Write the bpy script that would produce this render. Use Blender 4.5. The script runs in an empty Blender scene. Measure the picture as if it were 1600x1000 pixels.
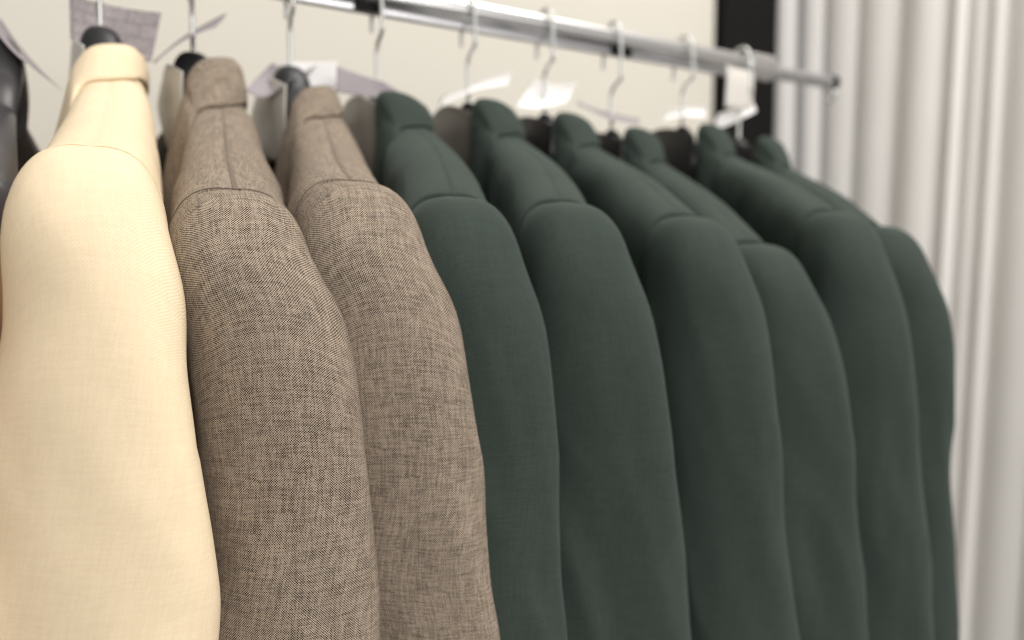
import bpy, bmesh, math, random
from mathutils import Vector, Matrix, noise
random.seed(4)
PI = math.pi
scene = bpy.context.scene
COL = scene.collection

# ------------------------------------------------------------------ camera, world, lamps, exposure
cam_d = bpy.data.cameras.new('camera')
cam = bpy.data.objects.new('camera', cam_d); COL.objects.link(cam)
cam.location = (-.113, -.671, -.175)
YAW, PITCH = math.radians(27.1), math.radians(4.3)
cam.rotation_euler = (PI/2-PITCH, 0, -YAW)
cam_d.sensor_width = 36; cam_d.lens = 24.0
cam_d.clip_start = .02; cam_d.clip_end = 60
cam_d.dof.use_dof = True
cam_d.dof.focus_distance = .365
cam_d.dof.aperture_fstop = 2.9
scene.camera = cam

world = bpy.data.worlds.new('World'); scene.world = world; world.use_nodes = True
wn = world.node_tree; bgn = wn.nodes['Background']
wtc = wn.nodes.new('ShaderNodeTexCoord'); wsep = wn.nodes.new('ShaderNodeSeparateXYZ')
wr = wn.nodes.new('ShaderNodeValToRGB'); wmr = wn.nodes.new('ShaderNodeMapRange')
wmr.inputs[1].default_value = -1; wmr.inputs[2].default_value = 1
wn.links.new(wtc.outputs['Generated'], wsep.inputs[0]); wn.links.new(wsep.outputs[2], wmr.inputs[0])
wn.links.new(wmr.outputs[0], wr.inputs[0]); wn.links.new(wr.outputs[0], bgn.inputs[0])
wr.color_ramp.elements[0].color = (.60, .57, .54, 1); wr.color_ramp.elements[0].position = .25
wr.color_ramp.elements[1].color = (.80, .78, .75, 1); wr.color_ramp.elements[1].position = .75
wx_ = wn.nodes.new('ShaderNodeMath'); wx_.operation = 'MULTIPLY_ADD'     # the room is brighter towards its right side
wx_.inputs[1].default_value = .30; wx_.inputs[2].default_value = .63
wn.links.new(wsep.outputs[0], wx_.inputs[0]); wn.links.new(wx_.outputs[0], bgn.inputs[1])

def area(name, loc, target, size, power, color=(1, .96, .9), size_y=None):
    l = bpy.data.lights.new(name, 'AREA'); l.energy = power; l.color = color; l.size = size
    if size_y: l.shape = 'RECTANGLE'; l.size_y = size_y
    o = bpy.data.objects.new(name, l); COL.objects.link(o); o.location = loc
    o.rotation_euler = (Vector(target)-Vector(loc)).to_track_quat('-Z', 'Y').to_euler()
    return o
area('overhead_light', (1.1, -.6, 2.9), (.1, -.1, -.3), 1.6, 38, (1, .965, .91))
area('front_fill', (.2, -3.1, .7), (.2, -.2, -.4), 1.6, 60, (1, .965, .92))  # added fill from behind the camera, lifts the upright cloth faces
area('overhead_light', (.9, -.9, 2.2), (1.1, .0, -.3), 1.0, 33, (1, .965, .92))  # added light turned on the curtain to brighten its folds

vs = scene.view_settings
vs.view_transform = 'Standard'; vs.look = 'None'; vs.exposure = 0; vs.gamma = 1
vs.use_curve_mapping = False
scene.cycles.use_denoising = True
scene.cycles.max_bounces = 6
scene.cycles.filter_width = 1.1

# ------------------------------------------------------------------ helpers
def tag(o, label=None, cat=None, group=None, kind=None):
    if label: o['label'] = label
    if cat: o['category'] = cat
    if group: o['group'] = group
    if kind: o['kind'] = kind
    return o

def empty(name, loc=(0, 0, 0)):
    o = bpy.data.objects.new(name, None); COL.objects.link(o); o.location = loc
    o.empty_display_size = .02
    return o

def mesh_obj(name, verts, faces, mat, parent=None, uvs=None, smooth=True):
    me = bpy.data.meshes.new(name)
    me.from_pydata([tuple(v) for v in verts], [], faces)
    if uvs is not None:
        uvl = me.uv_layers.new(name='UVMap')
        for lp in me.loops: uvl.data[lp.index].uv = uvs[lp.vertex_index]
    if smooth:
        for p in me.polygons: p.use_smooth = True
    me.materials.append(mat)
    me.update()
    o = bpy.data.objects.new(name, me); COL.objects.link(o)
    if parent: o.parent = parent
    return o

def grid_obj(name, rows, mat, parent=None, close_u=False, uvrows=None, thick=0, smooth=True):
    """rows: list of rings of Vectors, all of one length"""
    n = len(rows[0]); V = []; F = []; UV = []
    m = n+1 if close_u else n
    for i, r in enumerate(rows):
        acc = 0
        for j in range(m):
            p = r[j % n]
            V.append(p)
            if uvrows: UV.append(uvrows[i][j])
    for i in range(len(rows)-1):
        for j in range(m-1):
            a = i*m+j
            F.append((a, a+1, a+m+1, a+m))
    o = mesh_obj(name, V, F, mat, parent, UV if uvrows else None, smooth)
    if close_u:
        bm = bmesh.new(); bm.from_mesh(o.data)
        bmesh.ops.remove_doubles(bm, verts=bm.verts, dist=1e-6)
        bmesh.ops.recalc_face_normals(bm, faces=bm.faces)
        bm.to_mesh(o.data); bm.free()
    if thick:
        md = o.modifiers.new('thickness', 'SOLIDIFY'); md.thickness = thick; md.offset = 0
    return o

def tube(name, pts, rad, mat, parent=None, seg=12, sub=8):
    P = smooth_path(pts, sub)
    rows = []
    up = Vector((0.3, .1, 1)).normalized()
    for i, p in enumerate(P):
        t = (P[min(i+1, len(P)-1)]-P[max(i-1, 0)]).normalized()
        if i == 0:
            a = t.orthogonal().normalized()
        else:
            a = (a-t*a.dot(t)).normalized()
        b = t.cross(a)
        r = rad(i/(len(P)-1)) if callable(rad) else rad
        rows.append([p+(a*math.cos(2*PI*k/seg)+b*math.sin(2*PI*k/seg))*r for k in range(seg)])
    rows = [[P[0]]*seg]+rows+[[P[-1]]*seg]
    return grid_obj(name, rows, mat, parent, close_u=True)

def cr(p0, p1, p2, p3, t):
    return (p1*2+(p2-p0)*t+(p0*2-p1*5+p2*4-p3)*t*t+(p1*3-p0-p2*3+p3)*t*t*t)*.5

def smooth_path(pts, sub=8):
    P = [Vector(p) for p in pts]
    out = []
    for i in range(len(P)-1):
        p0 = P[max(i-1, 0)]; p3 = P[min(i+2, len(P)-1)]
        for k in range(sub): out.append(cr(p0, P[i], P[i+1], p3, k/sub))
    out.append(P[-1])
    return out

def lerp(a, b, t): return a+(b-a)*t
def sst(a, b, x):
    t = max(0, min(1, (x-a)/(b-a))); return t*t*(3-2*t)
def interp(xs, ys, x):
    """smooth (cubic) interpolation through a table, xs rising"""
    if x <= xs[0]: return ys[0]
    if x >= xs[-1]: return ys[-1]
    for i in range(len(xs)-1):
        if x <= xs[i+1]:
            t = (x-xs[i])/(xs[i+1]-xs[i])
            return cr(ys[max(i-1, 0)], ys[i], ys[i+1], ys[min(i+2, len(ys)-1)], t)

def box(name, lo, hi, mat, parent=None, bevel=.001):
    bm = bmesh.new()
    bmesh.ops.create_cube(bm, size=1)
    for v in bm.verts:
        v.co = Vector([(lo[k]+hi[k])/2+v.co[k]*(hi[k]-lo[k]) for k in range(3)])
    if bevel: bmesh.ops.bevel(bm, geom=bm.edges[:], offset=bevel, segments=2, affect='EDGES')
    me = bpy.data.meshes.new(name); bm.to_mesh(me); bm.free(); me.materials.append(mat)
    o = bpy.data.objects.new(name, me); COL.objects.link(o)
    if parent: o.parent = parent
    return o

# ------------------------------------------------------------------ materials
def new_mat(name):
    m = bpy.data.materials.new(name); m.use_nodes = True
    nt = m.node_tree; b = nt.nodes['Principled BSDF']
    return m, nt, b

def N(nt, typ, **kw):
    n = nt.nodes.new(typ)
    for k, v in kw.items(): setattr(n, k, v)
    return n

def plain(name, col, rough=.5, metal=0, noise_amt=.06, nscale=40, bump=0, **inp):
    m, nt, b = new_mat(name)
    tc = N(nt, 'ShaderNodeTexCoord'); nz = N(nt, 'ShaderNodeTexNoise')
    nz.inputs['Scale'].default_value = nscale; nz.inputs['Detail'].default_value = 4
    nt.links.new(tc.outputs['Object'], nz.inputs['Vector'])
    rp = N(nt, 'ShaderNodeValToRGB')
    rp.color_ramp.elements[0].position = .3; rp.color_ramp.elements[1].position = .7
    rp.color_ramp.elements[0].color = tuple(c*(1-noise_amt) for c in col)+(1,)
    rp.color_ramp.elements[1].color = tuple(min(1, c*(1+noise_amt)) for c in col)+(1,)
    nt.links.new(nz.outputs[0], rp.inputs[0]); nt.links.new(rp.outputs[0], b.inputs['Base Color'])
    b.inputs['Roughness'].default_value = rough; b.inputs['Metallic'].default_value = metal
    for k, v in inp.items(): b.inputs[k.replace('_', ' ')].default_value = v
    if bump:
        bp = N(nt, 'ShaderNodeBump'); bp.inputs['Strength'].default_value = bump; bp.inputs['Distance'].default_value = .001
        nt.links.new(nz.outputs[0], bp.inputs['Height']); nt.links.new(bp.outputs[0], b.inputs['Normal'])
    return m

def fabric(name, dark, light, thread, contrast=1.0, slub=.5, twill=0, bump=.4, sheen=.15, sheen_tint=(1, 1, 1)):
    """woven cloth from UVs in metres: warp and weft threads each with its own tone, slubs, over/under relief"""
    m, nt, b = new_mat(name)
    L = nt.links.new
    uv = N(nt, 'ShaderNodeUVMap'); sep = N(nt, 'ShaderNodeSeparateXYZ'); L(uv.outputs[0], sep.inputs[0])
    # slight wander of the threads
    wn_ = N(nt, 'ShaderNodeTexNoise'); wn_.inputs['Scale'].default_value = 55; wn_.inputs['Detail'].default_value = 1
    L(uv.outputs[0], wn_.inputs['Vector'])
    def M(op, a, c=None, d=None):
        n = N(nt, 'ShaderNodeMath', operation=op)
        for i, x in enumerate((a, c, d)):
            if x is None: continue
            if isinstance(x, (int, float)): n.inputs[i].default_value = x
            else: L(x, n.inputs[i])
        return n.outputs[0]
    wob = M('MULTIPLY', M('SUBTRACT', wn_.outputs[0], .5), 2.2)
    u = M('ADD', M('MULTIPLY', sep.outputs[0], 1/thread), wob)
    v = M('ADD', M('MULTIPLY', sep.outputs[1], 1/thread), wob)
    def stretched(su, sv, scale, det=1.0):
        c = N(nt, 'ShaderNodeCombineXYZ'); L(M('MULTIPLY', u, su), c.inputs[0]); L(M('MULTIPLY', v, sv), c.inputs[1])
        n = N(nt, 'ShaderNodeTexNoise'); n.inputs['Scale'].default_value = scale; n.inputs['Detail'].default_value = det
        L(c.outputs[0], n.inputs['Vector']); return n.outputs[0]
    def yarn(a_, b_, seed):
        # every thread keeps its own tone for a random stretch, then changes
        f = M('FLOOR', a_)
        w1 = N(nt, 'ShaderNodeTexWhiteNoise', noise_dimensions='2D')
        c1 = N(nt, 'ShaderNodeCombineXYZ'); L(f, c1.inputs[0]); c1.inputs[1].default_value = seed; L(c1.outputs[0], w1.inputs['Vector'])
        seg_ = M('FLOOR', M('MULTIPLY_ADD', b_, .09, M('MULTIPLY', w1.outputs['Value'], 17.0)))
        w2 = N(nt, 'ShaderNodeTexWhiteNoise', noise_dimensions='2D')
        c2 = N(nt, 'ShaderNodeCombineXYZ'); L(M('ADD', f, seed*3.7), c2.inputs[0]); L(seg_, c2.inputs[1]); L(c2.outputs[0], w2.inputs['Vector'])
        return M('MULTIPLY_ADD', w2.outputs['Value'], .5, .25)
    warp = yarn(u, v, 1.37)
    weft = yarn(v, u, 5.81)
    if twill:
        s = M('SINE', M('MULTIPLY', M('ADD', u, v), 2*PI/twill))
        pat = M('MULTIPLY_ADD', s, .5, .5)
    else:
        su_ = M('SINE', M('MULTIPLY', u, PI)); sv_ = M('SINE', M('MULTIPLY', v, PI))
        pat = M('MULTIPLY_ADD', M('MULTIPLY', su_, sv_), .5, .5)
    mixn = N(nt, 'ShaderNodeMix', data_type='FLOAT')
    L(pat, mixn.inputs[0]); L(warp, mixn.inputs[2]); L(weft, mixn.inputs[3])
    speck = stretched(.8, .8, 1.0, 1.0)
    t = M('ADD', M('MULTIPLY', M('SUBTRACT', mixn.outputs[0], .5), 3.2*slub), M('MULTIPLY', M('SUBTRACT', speck, .5), 1.6*slub))
    t = M('ADD', t, M('MULTIPLY', M('SUBTRACT', pat, .5), .72*contrast))
    t = M('ADD', M('MULTIPLY', t, contrast), .5)
    rp = N(nt, 'ShaderNodeValToRGB')
    rp.color_ramp.elements[0].color = dark+(1,); rp.color_ramp.elements[1].color = light+(1,)
    rp.color_ramp.elements[0].position = .05; rp.color_ramp.elements[1].position = .95
    L(t, rp.inputs[0])
    # broad tone drift of the dye
    big = N(nt, 'ShaderNodeTexNoise'); big.inputs['Scale'].default_value = 14; big.inputs['Detail'].default_value = 3
    L(uv.outputs[0], big.inputs['Vector'])
    hsv = N(nt, 'ShaderNodeHueSaturation'); L(rp.outputs[0], hsv.inputs['Color'])
    L(M('MULTIPLY_ADD', big.outputs[0], .16, .92), hsv.inputs['Value'])
    L(hsv.outputs[0], b.inputs['Base Color'])
    b.inputs['Roughness'].default_value = .88
    b.inputs['Specular IOR Level'].default_value = .25
    b.inputs['Sheen Weight'].default_value = sheen; b.inputs['Sheen Roughness'].default_value = .45
    b.inputs['Sheen Tint'].default_value = sheen_tint+(1,)
    bp = N(nt, 'ShaderNodeBump'); bp.inputs['Strength'].default_value = bump; bp.inputs['Distance'].default_value = thread*.35
    L(M('ADD', pat, M('MULTIPLY', speck, .6)), bp.inputs['Height']); L(bp.outputs[0], b.inputs['Normal'])
    return m

M_CREAM = fabric('cream_twill', (.72, .585, .40), (.87, .73, .52), .0009, .8, .32, twill=2.0, bump=.22, sheen=.02, sheen_tint=(1, .95, .85))
M_BROWN = fabric('brown_melange', (.010, .006, .0035), (.50, .405, .315), .00068, 1.35, .27, bump=.8, sheen=.04, sheen_tint=(1, .92, .85))
M_GREEN = fabric('green_wool', (.024, .035, .029), (.047, .063, .053), .0009, .9, .28, bump=.5, sheen=.08, sheen_tint=(.75, .95, .9))
M_TAN = fabric('tan_wool', (.50, .29, .13), (.62, .40, .2), .0011, .6, .35, bump=.3)
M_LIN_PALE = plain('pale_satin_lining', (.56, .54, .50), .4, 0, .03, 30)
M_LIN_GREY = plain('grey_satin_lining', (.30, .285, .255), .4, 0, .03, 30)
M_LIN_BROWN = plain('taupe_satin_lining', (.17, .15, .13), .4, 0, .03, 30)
M_LIN_DARK = plain('dark_lining_and_shade', (.028, .025, .024), .4, 0, .03, 30)
M_PLASTIC = plain('black_plastic', (.014, .0145, .016), .42, 0, .05, 60, 0, Specular_IOR_Level=.4)
M_SMOKE = plain('smoked_plastic', (.055, .052, .055), .34, 0, .1, 30)
M_CHROME = plain('chrome', (.62, .62, .62), .27, 1, .02, 20)
M_WIRE = plain('hook_steel', (.62, .63, .62), .42, 1, .02, 20)
M_STEEL = plain('brushed_steel', (.52, .52, .54), .38, 1, .05, 90)
M_SEAM = plain('seam_thread_brown', (.09, .068, .052), .9, 0, .1, 200)
M_SEAMC = plain('seam_thread_cream', (.74, .60, .42), .9, 0, .1, 200)
M_SEAMG = plain('seam_thread_green', (.018, .026, .023), .9, 0, .1, 200)
M_WALL = plain('cream_paint', (.665, .635, .565), .75, 0, .012, 3, .15)
M_BLACK = plain('black_panel', (.009, .0085, .008), .6, 0, .08, 6, 0, Specular_IOR_Level=.1)
M_TRIM = plain('taupe_trim', (.50, .46, .39), .6, 0, .03, 8)

def paper_mat(name, base, ink):
    m, nt, b = new_mat(name); L = nt.links.new
    uv = N(nt, 'ShaderNodeUVMap')
    br = N(nt, 'ShaderNodeTexBrick'); br.inputs['Scale'].default_value = 1
    br.inputs['Color1'].default_value = base+(1,); br.inputs['Color2'].default_value = tuple(c*.93 for c in base)+(1,)
    br.inputs['Mortar'].default_value = tuple(lerp(a, c, .35) for a, c in zip(base, ink))+(1,)
    br.inputs['Brick Width'].default_value = .021; br.inputs['Row Height'].default_value = .011
    br.inputs['Mortar Size'].default_value = .0011
    L(uv.outputs[0], br.inputs['Vector'])
    mp = N(nt, 'ShaderNodeMapping'); mp.inputs['Scale'].default_value = (900, 420, 1); L(uv.outputs[0], mp.inputs[0])
    nz = N(nt, 'ShaderNodeTexNoise'); nz.inputs['Scale'].default_value = 1; nz.inputs['Detail'].default_value = 0; L(mp.outputs[0], nz.inputs['Vector'])
    rp = N(nt, 'ShaderNodeValToRGB'); rp.color_ramp.elements[0].position = .52; rp.color_ramp.elements[1].position = .60
    rp.color_ramp.elements[1].color = (.5, .5, .5, 1); L(nz.outputs[0], rp.inputs[0])
    mx = N(nt, 'ShaderNodeMix', data_type='RGBA'); L(rp.outputs[0], mx.inputs[0]); L(br.outputs[0], mx.inputs[6]); mx.inputs[7].default_value = ink+(1,)
    L(mx.outputs[2], b.inputs['Base Color']); b.inputs['Roughness'].default_value = .7
    # thin paper lets some light through
    tr = N(nt, 'ShaderNodeBsdfTranslucent'); L(mx.outputs[2], tr.inputs[0])
    ms = N(nt, 'ShaderNodeMixShader'); ms.inputs[0].default_value = .35
    L(b.outputs[0], ms.inputs[1]); L(tr.outputs[0], ms.inputs[2]); L(ms.outputs[0], nt.nodes['Material Output'].inputs[0])
    return m
M_SLIP = paper_mat('printed_slip', (.50, .45, .46), (.16, .14, .16))
M_LILAC = plain('lilac_paper', (.31, .28, .30), .7, 0, .04, 60)
M_WHITE = plain('white_paper', (.86, .85, .85), .6, 0, .02, 60)
M_STRAP = plain('pale_plastic', (.74, .71, .66), .35, 0, .02, 30)

def curtain_mat():
    m, nt, b = new_mat('curtain_cloth'); L = nt.links.new
    uv = N(nt, 'ShaderNodeTexCoord')
    nz = N(nt, 'ShaderNodeTexNoise'); nz.inputs['Scale'].default_value = 6; nz.inputs['Detail'].default_value = 3; L(uv.outputs['Object'], nz.inputs['Vector'])
    rp = N(nt, 'ShaderNodeValToRGB'); rp.color_ramp.elements[0].color = (.83, .81, .79, 1); rp.color_ramp.elements[1].color = (.90, .88, .86, 1)
    L(nz.outputs[0], rp.inputs[0]); L(rp.outputs[0], b.inputs['Base Color']); b.inputs['Roughness'].default_value = .8
    b.inputs['Sheen Weight'].default_value = .1
    wv = N(nt, 'ShaderNodeTexNoise'); wv.inputs['Scale'].default_value = 900; L(uv.outputs['Object'], wv.inputs['Vector'])
    bp = N(nt, 'ShaderNodeBump'); bp.inputs['Strength'].default_value = .2; bp.inputs['Distance'].default_value = .001
    L(wv.outputs[0], bp.inputs['Height']); L(bp.outputs[0], b.inputs['Normal'])
    return m
M_CURT = curtain_mat()

# ------------------------------------------------------------------ the setting
w = box('wall', (-2.2, .56, -2.0), (1.045, .66, 1.6), M_WALL, bevel=.004)
tag(w, 'plain cream painted wall behind the clothes rail', 'wall', kind='structure')
colm = box('column', (1.05, .54, -2.0), (1.225, .70, 1.6), M_BLACK, bevel=.003)
tag(colm, 'narrow black column between cream wall and pale curtain', 'column')

def curtain():
    # plan of the cloth: runs from beside the column towards the camera side, deep soft folds
    rnd = random.Random(11)
    xs0, ys0 = 1.30, .62
    n = 620; zs = [1.5-i*.1 for i in range(36)]
    folds = []
    s = 0; L_ = 1.65
    ph = []
    knots = []; y = 0
    while y < L_+.2:
        knots.append(y); y += rnd.choice((.03, .042, .055, .07, .09))*rnd.uniform(.85, 1.15)
    amps = [rnd.uniform(.010, .025) for _ in knots]
    def off(sv):
        for i in range(len(knots)-1):
            if sv <= knots[i+1]:
                t = (sv-knots[i])/(knots[i+1]-knots[i])
                sgn = 1
                return sgn*amps[i]*(max(0, math.sin(PI*max(0, min(1, t))))**.9)
        return 0
    rows = []
    for z in zs:
        r = []
        for i in range(n+1):
            sv = L_*i/n
            a = off(sv+.004*math.sin(z*1.7+sv*6))
            px = xs0+.05*math.sin(sv*3)-a
            py = ys0-sv+.010*math.sin(z*1.1+sv*9)
            r.append(Vector((px, py, z)))
        rows.append(r)
    o = grid_obj('curtain', rows, M_CURT, thick=.0012)
    tag(o, 'pale grey floor length curtain hanging in vertical folds at the right', 'curtain')
curtain()

# ------------------------------------------------------------------ rail
ZR = .088
def bar_profile(name, x0, x1, prof, mat, parent):
    rows = []
    n = 60
    for i in range(n+1):
        x = lerp(x0, x1, i/n)
        rows.append([Vector((x, y, z)) for y, z in prof])
    o = grid_obj(name, rows, mat, parent, close_u=True)
    # caps
    bm = bmesh.new(); bm.from_mesh(o.data)
    bmesh.ops.holes_fill(bm, edges=[e for e in bm.edges if len(e.link_faces) == 1], sides=0)
    bmesh.ops.recalc_face_normals(bm, faces=bm.faces)
    bm.to_mesh(o.data); bm.free()
    return o
def oval(cy, cz, ry, rz, n=28, e=1.0):
    def s(v): return math.copysign(abs(v)**e, v)
    return [(cy+ry*s(math.cos(2*PI*k/n)), cz+rz*s(math.sin(2*PI*k/n))) for k in range(n)]
rail = empty('clothes_rail', (0, 0, ZR))
tag(rail, 'long chrome clothes rail carrying all the hangers', 'clothes rail')
bar_profile('tube', -.9, .60, oval(0, .003, .0095, .0105, 28, .8), M_CHROME, rail)
bar_profile('tube', .598, .735, oval(0, -.002, .0085, .0085), M_STEEL, rail)
bar_profile('lower_strip', -.9, .585, oval(.004, -.0115, .004, .0042, 20, .5), M_STEEL, rail)
for x0, x1 in ((.06, .085), (.36, .387)):
    o = box('gap_block', (x0, -.004, -.0145), (x1, .0095, -.0070), M_BLACK, rail, .0008)  # black blocks stand in for the dark gaps along the strip
fit_ = bar_profile('joint_sleeve', .575, .612, oval(0, .001, .0135, .0165, 28, .8), M_CHROME, rail)
cap = bar_profile('end_cap', .732, .741, oval(0, -.002, .0105, .0105), M_PLASTIC, rail)
ring = tube('ring', [(.728, -.004, -.012), (.732, -.012, -.02), (.728, -.004, -.030), (.722, .006, -.022), (.726, .0, -.013)], .0015, M_CHROME, rail)
for o in rail.children: pass

# ------------------------------------------------------------------ hangers
def make_hanger(x, dz, bare=False, reach=.19, ball=.0135):
    z0 = dz
    h = empty('hanger', (x, 0, z0))
    # moulded body: rounded dome neck that spreads into two broad arms
    rows = []
    n = 24
    ys = sorted([-reach+2*reach*i/60 for i in range(61)]+[.024*k/8 for k in range(-8, 9)])
    for i, y in enumerate(ys):
        a = abs(y)/reach
        neck = math.sqrt(max(0, 1-(y/.024)**2))
        top = lerp(-.050, -.130, a**1.15)+neck*(.051 if ball > .01 else .043)
        thick_z = lerp(.022, .048, a)+neck*.029
        wx = lerp(.005 if not bare else .017, .040 if bare else .019, a**1.1)+neck*(ball if not bare else .006)
        if a > .93:
            f = math.sqrt(max(0, 1-((a-.93)/.07)**2))
            thick_z *= max(.05, f); wx *= max(.05, f)
        cz = top-thick_z/2
        row = []
        for k in range(n):
            t = 2*PI*k/n
            c, s = math.cos(t), math.sin(t)
            row.append(Vector((wx*math.copysign(abs(c)**.8, c)+lerp(0, .004, a), y, cz+thick_z/2*math.copysign(abs(s)**.85, s))))
        rows.append(row)
    rows = [[sum(rows[0], Vector())/n]*n]+rows+[[sum(rows[-1], Vector())/n]*n]
    grid_obj('arms', rows, M_PLASTIC, h, close_u=True)
    # steel hook in the plane of the arms, cranked and curling over the rail
    zr = ZR-z0
    pts = [(0, 0, -.012), (0, 0, .014), (0, .001, .030), (0, -.004, .040), (0, -.017, .046), (0, -.0185, .056), (0, -.0165, zr-.004), (0, -.0155, zr+.008), (0, -.008, zr+.0185),
           (0, .003, zr+.0205), (0, .013, zr+.014), (0, .0175, zr+.002), (0, .0175, zr-.018), (0, .019, zr-.027)]
    tube('hook', pts, .0021, M_WIRE, h, seg=10, sub=6)
    return h

# ------------------------------------------------------------------ jackets
LV = [.17, .21, .25, .30, .36, .43, .52, .64, .78]
AT = [.039, .043, .048, .052, .055, .057, .058, .056, .052]
BT = [.028, .030, .030, .029, .028, .028, .027, .026, .024]
PT = [5, 14, 22, 26, 28, 28, 28, 28, 28]
ZS = -.136           # shoulder point below the hanger's dome

def sgnpow(v, e): return math.copysign(abs(v)**e, v)

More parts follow.
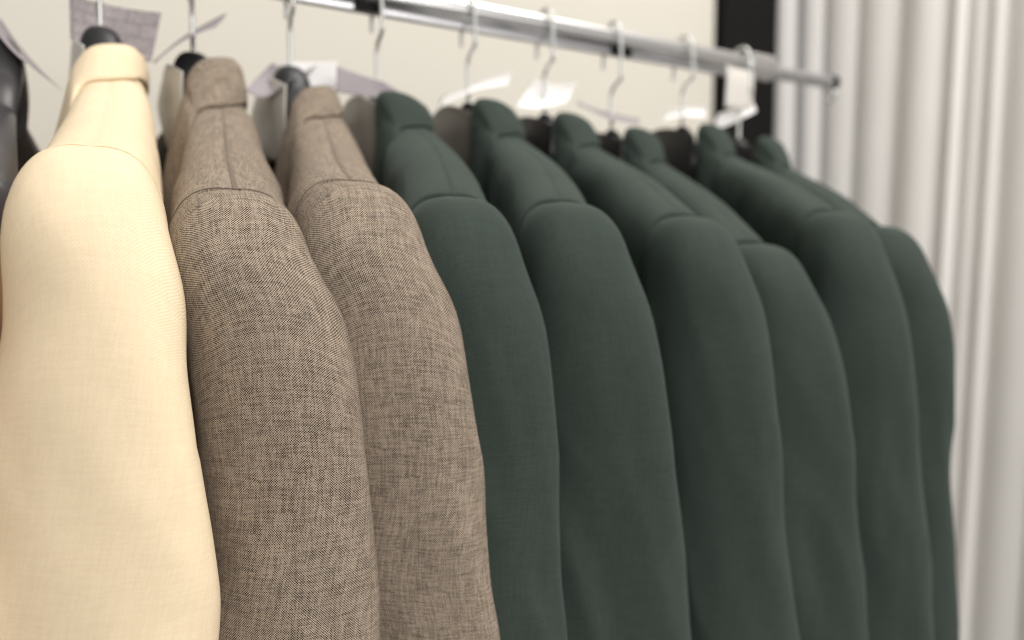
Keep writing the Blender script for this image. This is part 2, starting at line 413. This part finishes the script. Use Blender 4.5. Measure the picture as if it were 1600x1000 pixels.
def make_jacket(x, dz, cxs, W, mat, seam, lin, seed, collar=True, ascale=1.0, neck_shift=.018, cdz=0.0, ZS=-.136, AT=AT, cv=0.0):
    J = empty('jacket', (x, 0, dz))
    rnd = random.Random(seed)
    off3 = Vector((seed*7.3, seed*3.1, 0))
    ctop = cxs[0]
    H0 = .0375*ascale      # half width of the sleeve head
    HEAD = .150            # armhole height
    def wrinkle(p, amp=1.0):
        if seed == 1: amp *= .6
        q = Vector((p.x*15+p.z*1.5, p.y*8, p.z*2.8))+off3
        q2 = Vector((p.x*34+p.z*9, p.y*20, p.z*7))+off3
        q3 = Vector((p.x*80, p.y*50, p.z*26-p.x*40))+off3
        rid = 1-abs(noise.noise(q2))*2.2
        return (noise.noise(q)*.0100+(rid-.5)*.0024+noise.noise(q3)*.0006)*amp
    # ---- body: both halves, front and back, from the neck to the armholes
    EX = .64
    def section(ay):
        a = max(0, min(1, (ay-.05)/(W-.05)))
        xm = lerp(neck_shift, ctop, a**(1.5 if cv else .9))
        zt = lerp(-.051 if not cv else -.045, ZS, a**.98)-.004*math.sin(PI*a)+cv*math.sin(PI*a**1.4)+.0035*sst(.75, 1, a)
        h = lerp(.0235, H0, a**(.6 if cv else .85))
        R = lerp(.040, .075, a)
        return xm, zt, h, R
    LB = .70
    def bpoint(ay, sgn, p):
        xm, zt, h, R = section(ay)
        q = abs(p)
        if q < .55:
            ang = q/.55*PI/2
            o = h*math.sin(ang)**EX; v = R*(1-math.cos(ang)**EX)
        else:
            t = (q-.55)/.45
            o = h-.006*sst(0, .3, t)+.004*t; v = R+(LB-R)*t
        if abs(p) < .003 and ay > .05: v += .0004
        P = Vector((xm+math.copysign(o, p)+.02*0, sgn*ay, zt-v))
        wr = wrinkle(P, sst(.1, .5, q)*(1-sst(W-.05, W-.01, ay)))
        P.x += math.copysign(wr, p)
        return P, v
    ps = sorted(set([round(-1+i*.05, 4) for i in range(41)]+[-.0075, .0075, -.025, .025, -.075, .075, -.125, .125, -.175, .175, -.225, .225, -.275, .275]))
    V = []; Fc = []; UV = []
    def add_grid(cols):
        m = len(cols[0]); b0 = len(V)
        for c in cols:
            for (P, uvp) in c: V.append(P); UV.append(uvp)
        for i in range(len(cols)-1):
            for j in range(m-1):
                a = b0+i*m+j
                Fc.append((a, a+1, a+m+1, a+m))
    for sgn in (-1, 1):
        cols = []
        for i in range(33):
            ay = lerp(.05, W-.001, i/32)
            c = []
            for p in ps:
                P, v = bpoint(ay, sgn, p)
                c.append((P, (ay+(.3 if p > 0 else 0), p*.11 if abs(p) < .55 else math.copysign(v, p))))
            cols.append(c)
        add_grid(cols)
        # strip between neck point and centre: back rises round the neck, front runs down the V opening
        cb, cf = [], []
        for i in range(9):
            ay = lerp(.05, 0, i/8)
            q0 = (1-ay/.05)*.30
            col_ = []
            for k in range(22):
                q = lerp(q0, 1, (k/21)**.9)
                P, v = bpoint(ay, sgn, max(q, .013))
                P.z += .030*(1-ay/.05)**.6*max(0, 1-k/7)
                P.x -= .004*(1-ay/.05)*max(0, 1-k/5)
                col_.append((P, (ay+.3, v)))
            cb.append(col_)
            qf = lerp(.02, .80, 1-ay/.05)
            col_ = []
            for k in range(22):
                q = lerp(qf, 1, (k/21)**.9)
                P, v = bpoint(ay, sgn, -q)
                col_.append((P, (ay, v)))
            cf.append(col_)
        add_grid(cb); add_grid(cf)
    body = mesh_obj('body', V, Fc, mat, J, UV)
    md = body.modifiers.new('thickness', 'SOLIDIFY'); md.thickness = .0016; md.offset = 0
    # ---- seams: the shoulder seam and the top of each armhole
    for sgn in (-1, 1):
        pts = []
        for i in range(24):
            P, v = bpoint(lerp(.064, W-.003, i/23), sgn, .0)
            P.z += .0006
            pts.append(P)
        tube('seam', pts, .00042, seam, J, seg=6, sub=2)
        pts = []
        for i in range(-20, 21):
            P, v = bpoint(W-.0016, sgn, .55*i/20)
            pts.append(P+Vector((math.copysign(.0016, i)*abs(i)/20, 0, .0013*(1-(abs(i)/20)**3))))
        tube('seam', pts, .00025, seam, J, seg=6, sub=2)
    # ---- sleeves
    for sgn in (-1, 1):
        rows = []; uvr = []
        nseg = 72
        zpiv = ZS-HEAD
        vacc = 0; prev = None
        NB = 22
        specs = []
        specs.append(('b', PI/2+.045))
        for i in range(NB+1):
            specs.append(('b', PI/2*(1-i/NB)))
        z = -LV[1]-.0
        nz = 70
        for i in range(1, nz+1):
            specs.append(('v', lerp(zpiv, -.76, i/nz)))
        for kind, val in specs:
            ring = []
            for k in range(nseg):
                th = 2*PI*k/nseg
                c, s = math.cos(th), math.sin(th)
                if kind == 'b':
                    tuck = val > PI/2+.01; b = min(val, PI/2); f = 1-b/(PI/2)         # f 0 at the armhole, 1 where the sleeve falls free
                    e = lerp(EX, 1.0, f)
                    cb_, sb_ = max(0, math.cos(b)), max(0, math.sin(b))
                    # outer profile: superellipse quarter
                    yo = .060*max(cb_, 0)**.64; zo = (HEAD+.0033)*max(sb_, 0)**.86
                    zin = .004*sb_; yin = 0.0
                    if tuck: yo = -.009; zo -= .009; yin = -.009
                    # a point between inner pivot and outer profile
                    t = .5+.5*sgnpow(s, e)
                    yy = lerp(yin, yo, t); zz = lerp(zin, zo, t)
                    zlev = -(ZS-HEAD+zz*0)
                    dfall = .286
                    aa = lerp(H0+(.0013 if not tuck else -.006), interp(LV, AT, .286)*ascale, sst(0, 1, f))
                    cx = lerp(ctop, interp(LV, cxs, .286), f**1.2)
                    # follow the traced centre line by height on the outer side
                    zworld = ZS-HEAD+zz
                    cx = lerp(cx, interp(LV, cxs, max(.17, -zworld)), sst(0, .6, f))
                    aa = lerp(aa, interp(LV, AT, max(.17, -zworld))*ascale, sst(.1, .8, f)*.7)
                    phi = math.radians(interp(LV, PT, max(.17, -zworld)))*sst(0, .8, f)
                    X = aa*sgnpow(c, e)
                    yl = (yy-.030)*1.0
                    xr = cx+X*math.cos(phi)
                    yr = W+yy+X*math.sin(phi)
                    P = Vector((xr, sgn*yr, zworld))
                    if f > .0: amp = f*.6
                    else: amp = 0
                else:
                    zz = val
                    a_ = interp(LV, AT, -zz)*ascale; b_ = interp(LV, BT, -zz)
                    cx = interp(LV, cxs, -zz); phi = math.radians(interp(LV, PT, -zz)); tt_ = sst(0, .25, zpiv-zz)
                    X = a_*sgnpow(c, lerp(1.0, .86, tt_)); Yb = b_*s
                    tt = sst(0, 1, min(1, (zpiv-zz)/.1))
                    b_ = lerp(.030, b_, tt)
                    Yb = b_*s
                    P = Vector((cx+X*math.cos(phi)-Yb*math.sin(phi)*tt, sgn*(W+.030*1.0+X*math.sin(phi)+Yb*lerp(1, math.cos(phi), tt)), zz))
                    amp = .6+.6*tt
                # soft cloth folds
                if amp:
                    nrm = Vector((c, sgn*s, 0))
                    d = wrinkle(P, amp)
                    P = P+nrm*d
                ring.append(P)
            rows.append(ring)
            mid = ring[nseg//4]
            if prev is not None: vacc += (mid-prev).length
            prev = mid
            # u = girth measured from the outer middle
            us = []; acc = 0
            for k in range(nseg+1):
                us.append(acc)
                if k < nseg: acc += (ring[(k+1) % nseg]-ring[k]).length
            m0 = us[nseg//4]
            uvr.append([(u_-m0, -vacc) for u_ in us])
        o = grid_obj('sleeve', rows, mat, J, close_u=False, uvrows=None)
        bpy.data.objects.remove(o)
        # closed in u, with a UV seam on the hidden side
        V2 = []; F2 = []; UV2 = []
        m = nseg+1
        # shift so that the doubled column lies on the body side
        sh = (nseg*3)//4
        for r, us in zip(rows, uvr):
            tot = us[-1]; base = us[sh]
            for j in range(m):
                k = (sh+j) % nseg
                V2.append(r[k])
                uu = us[sh+j][0] if sh+j <= nseg else us[sh+j-nseg][0]+(us[-1][0]-us[0][0])
                UV2.append((uu-(us[-1][0]-us[0][0]), us[0][1]))
        for i in range(len(rows)-1):
            for j in range(m-1):
                a = i*m+j
                F2.append((a, a+1, a+m+1, a+m) if sgn > 0 else (a+m, a+m+1, a+1, a))
        mesh_obj('sleeve', V2, F2, mat, J, UV2)
    if collar:
        Fk = [(-.050, -.030, -.30), (-.040, -.042, -.19), (-.024, -.046, -.11), (-.011, -.042, -.060), (-.006, -.042, -.036), (.006, -.047, -.022), (.028, -.036, -.015), (.036, 0, -.012)]
        if cv: Fk[1:] = [(-.030, -.048, -.19), (-.019, -.049, -.105), (-.014, -.047, -.055), (-.012, -.045, -.016), (.008, -.048, -.011), (.031, -.040, -.017), (.037, 0, -.022)]
        Ek = [(-.030, -.075, -.30), (-.018, -.080, -.19), (-.009, -.082, -.115), (-.004, -.078, -.085), (.000, -.069, -.066), (.017, -.064, -.054), (.035, -.043, -.049), (.040, 0, -.046)]
        if cv: Ek[-2:] = [(.041, -.045, -.045), (.0445, 0, -.041)]
        def mirror(K): return K+[(a, -b, c) for a, b, c in reversed(K[:-1])]
        FP = smooth_path([(a+neck_shift-.018, b, c+cdz) for a, b, c in mirror(Fk)], 7)
        EP = smooth_path([(a+neck_shift-.018, b, c) for a, b, c in mirror(Ek)], 7)
        # the outer leaf lies down on the shoulder
        for e in EP:
            ay = abs(e.y)
            if ay > .045:
                xm, zt, h, R_ = section(max(ay, .05))
                dx = min(1, abs(e.x-xm)/h)
                if dx < 1:
                    zs_ = zt-R_*(1-max(0, 1-dx**(2/EX))**(EX/2))
                    w_ = sst(1, .75, dx) if False else (1-sst(.75, 1, dx))
                    e.z = lerp(e.z, zs_+.0012, w_*sst(.045, .052, ay))
        rows = []; uvr = []
        acc = 0
        for i, (f, e) in enumerate(zip(FP, EP)):
            if i: acc += ((FP[i]+EP[i])*.5-(FP[i-1]+EP[i-1])*.5).length
            d = (e-f); L_ = d.length
            t = (EP[min(i+1, len(EP)-1)]-EP[max(i-1, 0)]).normalized()
            nrm = t.cross(d.normalized()).normalized()
            out = Vector((f.x-.0, f.y, 0))
            if nrm.dot(Vector((f.x+.02, f.y*2, .02))) < 0: nrm = -nrm
            th = .0022
            inner = -nrm
            up = -d.normalized()
            prof = []
            # inner stand, rounded fold, outer leaf with a slight belly, turned edge
            stand = min(.032, L_*.8)
            prof.append(f+d.normalized()*stand+inner*.0045)
            prof.append(f+d.normalized()*stand*.5+inner*.0045)
            prof.append(f+d.normalized()*.004+inner*.0042)
            prof.append(f+up*.0004+inner*.0022)
            prof.append(f+up*.0014+nrm*.0002)
            prof.append(f+d.normalized()*.002+nrm*.0024)
            for q in (.15, .3, .5, .7, .85, .95):
                prof.append(f+d*q+nrm*(.0028+.002*math.sin(PI*q)+noise.noise(Vector((f.x*30, f.y*30, q*2))+off3)*.0008))
            prof.append(e+nrm*.0028)
            prof.append(e+d.normalized()*.0008+nrm*.0014)
            prof.append(e+nrm*.0)
            prof.append(f+d*.6+nrm*.0005)
            prof.append(f+d*.15+nrm*.0003)
            vv = 0; uvl_ = []
            for j, p in enumerate(prof):
                if j: vv += (p-prof[j-1]).length
                uvl_.append((acc, vv))
            rows.append(prof); uvr.append(uvl_)
        c = grid_obj('collar', rows, mat, J, uvrows=uvr)
        # ---- satin lining of the far front, seen through the neck opening
        K = [[(-.010, -.034, -.026), (-.018, -.012, -.016), (-.021, .010, -.011), (-.023, .030, -.012), (-.025, .046, -.019)],
             [(-.011, -.033, -.044), (-.019, -.012, -.036), (-.023, .010, -.034), (-.026, .034, -.034), (-.029, .056, -.036)],
             [(-.011, -.032, -.062), (-.018, -.012, -.058), (-.021, .010, -.056), (-.024, .030, -.055), (-.027, .048, -.054)],
             [(-.011, -.032, -.092), (-.016, -.014, -.090), (-.018, .000, -.087), (-.020, .012, -.084), (-.022, .026, -.080)]]
        R4 = [smooth_path(k, 5) for k in K]
        cols = [smooth_path([r[j] for r in R4], 6) for j in range(len(R4[0]))]
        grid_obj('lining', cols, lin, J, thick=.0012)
        # the far front edge behind it, coloured black to paint in the neck's shade
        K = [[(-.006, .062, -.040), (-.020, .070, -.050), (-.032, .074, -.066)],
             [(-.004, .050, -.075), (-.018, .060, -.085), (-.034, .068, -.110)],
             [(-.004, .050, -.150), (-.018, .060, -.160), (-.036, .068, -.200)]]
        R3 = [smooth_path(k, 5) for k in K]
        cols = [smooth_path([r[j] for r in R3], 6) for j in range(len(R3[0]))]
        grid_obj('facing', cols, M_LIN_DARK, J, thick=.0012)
    return J

JK = [
 # x, dz, centre line offsets, half span, kind
 (-.151, .024, [.0066, .0102, .0052, -.0008, -.0035, -.0066, -.0099, -.0113, -.011], .243, 'cream'),
 (-.082, .013, [.0063, .0176, .0202, .0225, .0249, .0265, .0258, .0262, .0283], .243, 'brown'),
 (0, .012, [-.0077, .0031, .0053, .0097, .0154, .0234, .0276, .0298, .0343], .243, 'brown'),
 (.082, .005, [-.0216, -.0174, -.0183, -.0176, -.0164, -.0138, -.0124, -.0092, -.0035], .243, 'green'),
 (.179, .006, [-.0342, -.0298, -.0299, -.0257, -.0203, -.0129, -.0058, .0003, .0089], .243, 'green'),
 (.271, .004, [-.0139, -.0074, -.0084, -.006, .0011, .0094, .0186, .0293, .0414], .243, 'green'),
 (.361, -.005, [-.0288, -.0188, -.0156, -.0106, -.0029, .0072, .0174, .0302, .0449], .243, 'green'),
 (.467, .009, [-.0316, -.0274, -.0271, -.0216, -.0103, .0018, .0145, .0309, .0484], .236, 'green'),
 (.562, .002, [-.0331, -.0254, -.026, -.0257, -.0239, -.0185, -.0114, .0018, .0201], .215, 'green'),
]
MATS = {'cream': (M_CREAM, M_SEAMC), 'brown': (M_BROWN, M_SEAM), 'green': (M_GREEN, M_SEAMG)}
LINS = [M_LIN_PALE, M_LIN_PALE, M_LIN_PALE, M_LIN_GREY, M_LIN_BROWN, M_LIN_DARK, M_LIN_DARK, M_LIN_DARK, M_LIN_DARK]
JL = ['cream twill suit jacket, the large pale one at the front of the rail',
      'brown melange jacket pressed against the cream jacket',
      'brown melange jacket hanging right beside the first dark green one',
      'dark green jacket next to the brown melange jackets, grey lining at its neck',
      'dark green jacket with taupe lining, second green one from the brown jackets',
      'dark green jacket in the middle of the green row, third from the brown jackets',
      'dark green jacket with the lowest shoulder, narrow strip fourth from the brown jackets',
      'dark green jacket second from the curtain, broad shoulder overlapping the last one',
      'dark green jacket at the far end of the rail, nearest the curtain']
HL = ['black plastic hanger with steel hook inside the cream jacket',
      'black plastic hanger inside the brown jacket beside the cream one',
      'black plastic hanger inside the brown jacket beside the green ones',
      'black plastic hanger in the green jacket beside the brown ones',
      'black plastic hanger in the second green jacket from the brown ones',
      'black plastic hanger in the third green jacket from the brown ones',
      'black plastic hanger in the green jacket with the lowest shoulder',
      'black plastic hanger in the green jacket second from the curtain',
      'black plastic hanger in the last green jacket by the curtain']
CDZ = [-.008, .003, -.009, -.007, -.004, -.006, -.004, -.004, -.004]
AT1 = [c/.93 for c in (.0295, .0325, .0430, .0585, .067, .066, .066, .064, .06)]
ATN = [.038, .041, .0455, .049, .0515, .053, .054, .052, .048]
ZSJ = [-.139, -.147, -.137, -.136, -.137, -.141, -.152, -.135, -.137]
for i, (x, dz, cxs, W, kind) in enumerate(JK):
    mat, seam = MATS[kind]
    if i: cxs = [c+.9*(a-b) for c, a, b in zip(cxs, AT, ATN)]
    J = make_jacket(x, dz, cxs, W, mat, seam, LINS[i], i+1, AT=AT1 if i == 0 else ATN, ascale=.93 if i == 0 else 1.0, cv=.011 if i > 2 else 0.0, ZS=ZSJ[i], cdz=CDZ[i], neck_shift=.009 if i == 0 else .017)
    tag(J, JL[i], 'jacket', 'jackets hanging on the rail')
    h = make_hanger(x, dz, ball=.0125 if i < 3 else .0065)
    tag(h, HL[i], 'hanger', 'hangers on the rail')
h = make_hanger(-.228, .009, bare=True)
h.children[0].data.materials[0] = M_SMOKE
tag(h, 'bare black moulded hanger with broad arms at the left edge', 'hanger', 'hangers on the rail')

# ------------------------------------------------------------------ paper slips on the hooks
def slip(name, corners, mat, label, bend=.0, group='paper slips on the hangers', thick=.0003, n=14):
    a, b, c, d = [Vector(p) for p in corners]      # top left, top right, bottom right, bottom left
    nrm = (b-a).cross(d-a).normalized()
    rows = []; uvr = []
    wd = (b-a).length; ht = (d-a).length
    for i in range(n+1):
        t = i/n
        r = []; u_ = []
        for j in range(n+1):
            s = j/n
            p = (a*(1-s)+b*s)*(1-t)+(d*(1-s)+c*s)*t
            p = p+nrm*(bend*(math.sin(PI*s)))+nrm*noise.noise(p*25)*.0012
            r.append(p); u_.append((s*wd, -t*ht))
        rows.append(r); uvr.append(u_)
    o = grid_obj(name, rows, mat, uvrows=uvr, thick=thick)
    tag(o, label, 'paper slip', group)
    return o

slip('paper_slip', [(-0.172, 0.0, 0.0458), (-0.1058, 0.0, 0.0427), (-0.1149, -0.012, -0.0027), (-0.1715, -0.012, 0.0081)], M_SLIP,
     'printed lilac grey paper slip behind the hanger neck of the cream jacket', .004)
slip('paper_slip', [(-0.1114, 0.03, 0.0116), (-0.0502, 0.03, 0.0615), (-0.065, -0.03, 0.0282), (-0.1131, -0.03, -0.0087)], M_LILAC,
     'grey paper slip seen nearly edge on, slanting up over the hanger beside the cream jacket', -.003)
slip('paper_slip', [(-0.2233, 0.03, 0.0289), (-0.1834, 0.03, -0.0242), (-0.1877, -0.03, -0.0272), (-0.2181, -0.03, 0.0029)], M_LILAC,
     'grey paper slip hanging down from the bare hanger at the left edge', .003)
slip('paper_slip', [(-0.0137, 0.02, 0.0187), (0.0309, 0.02, 0.0246), (-0.014, -0.035, -0.016), (-0.0436, -0.03, -0.0221)], M_LILAC,
     'curled lilac paper slip draped left over the hanger of the second brown jacket', .008)
slip('paper_slip', [(-0.0062, 0.012, 0.0193), (0.0452, 0.012, 0.0257), (0.0441, 0.01, -0.009), (-0.0071, 0.01, -0.0076)], M_WHITE,
     'white paper slip standing behind the hanger of the second brown jacket', .003)
slip('paper_slip', [(0.0377, -0.02, 0.0122), (0.0862, -0.008, 0.0064), (0.1249, 0.0, -0.0085), (0.0363, -0.024, -0.0126)], M_LILAC,
     'pointed lilac paper slip above the first green jacket beside the brown ones', .002)
slip('paper_slip', [(0.1608, 0.03, 0.0084), (0.2457, 0.03, 0.0461), (0.2141, -0.02, 0.0165), (0.1372, -0.02, -0.0139)], M_WHITE,
     'white paper slip rising to the right over the second green jacket from the brown ones', -.003)
slip('paper_slip', [(0.2745, 0.03, 0.0412), (0.3325, 0.03, 0.0454), (0.2869, -0.02, 0.0061), (0.2247, -0.02, -0.0059)], M_WHITE,
     'broad white paper slip on the hanger of the third green jacket', .005)
slip('paper_slip', [(0.3336, 0.03, 0.0232), (0.4253, 0.03, 0.0113), (0.3852, -0.02, -0.008), (0.2993, -0.02, 0.0054)], M_LILAC,
     'dim grey paper slip over the green jacket with the lowest shoulder', .003)
slip('paper_slip', [(0.4676, 0.03, 0.0259), (0.5383, 0.03, 0.0373), (0.4839, -0.02, 0.009), (0.4188, -0.02, -0.0018)], M_WHITE,
     'thin white paper slip over the green jacket second from the curtain', -.003)
slip('paper_slip', [(0.5352, 0.01, 0.0247), (0.5931, 0.01, 0.0523), (0.5821, -0.01, 0.0288), (0.5061, -0.01, -0.0026)], M_WHITE,
     'tilted white paper slip on the last hanger under the pale strap', .003)

# pale band hanging from the rail above the last jacket
o = grid_obj('hang_strap', [[Vector(p) for p in r] for r in zip(
    smooth_path([(.521, -.0165, .026), (.521, -.0185, .06), (.521, -.0175, .076)], 5),
    smooth_path([(.536, -.0150, .026), (.536, -.0170, .06), (.536, -.0155, .076)], 5),
    smooth_path([(.552, -.0150, .026), (.552, -.0170, .06), (.552, -.0155, .076)], 5),
    smooth_path([(.567, -.0165, .030), (.567, -.0185, .06), (.567, -.0175, .076)], 5))],
    M_STRAP, thick=.0012)
tag(o, 'pale plastic band hanging under the rail above the last green jacket', 'hang strap')
# tan garment at the very left, and the bare hanger's neighbour
J = make_jacket(-.238, -.085, [-.020, -.018, -.016, -.012, -.010, -.008, -.006, -.004, -.002], .225, M_TAN, M_SEAMC, M_LIN_DARK, 17, collar=False, ZS=-.075)
tag(J, 'tan jacket just showing low at the left edge of the picture', 'jacket', 'jackets hanging on the rail')
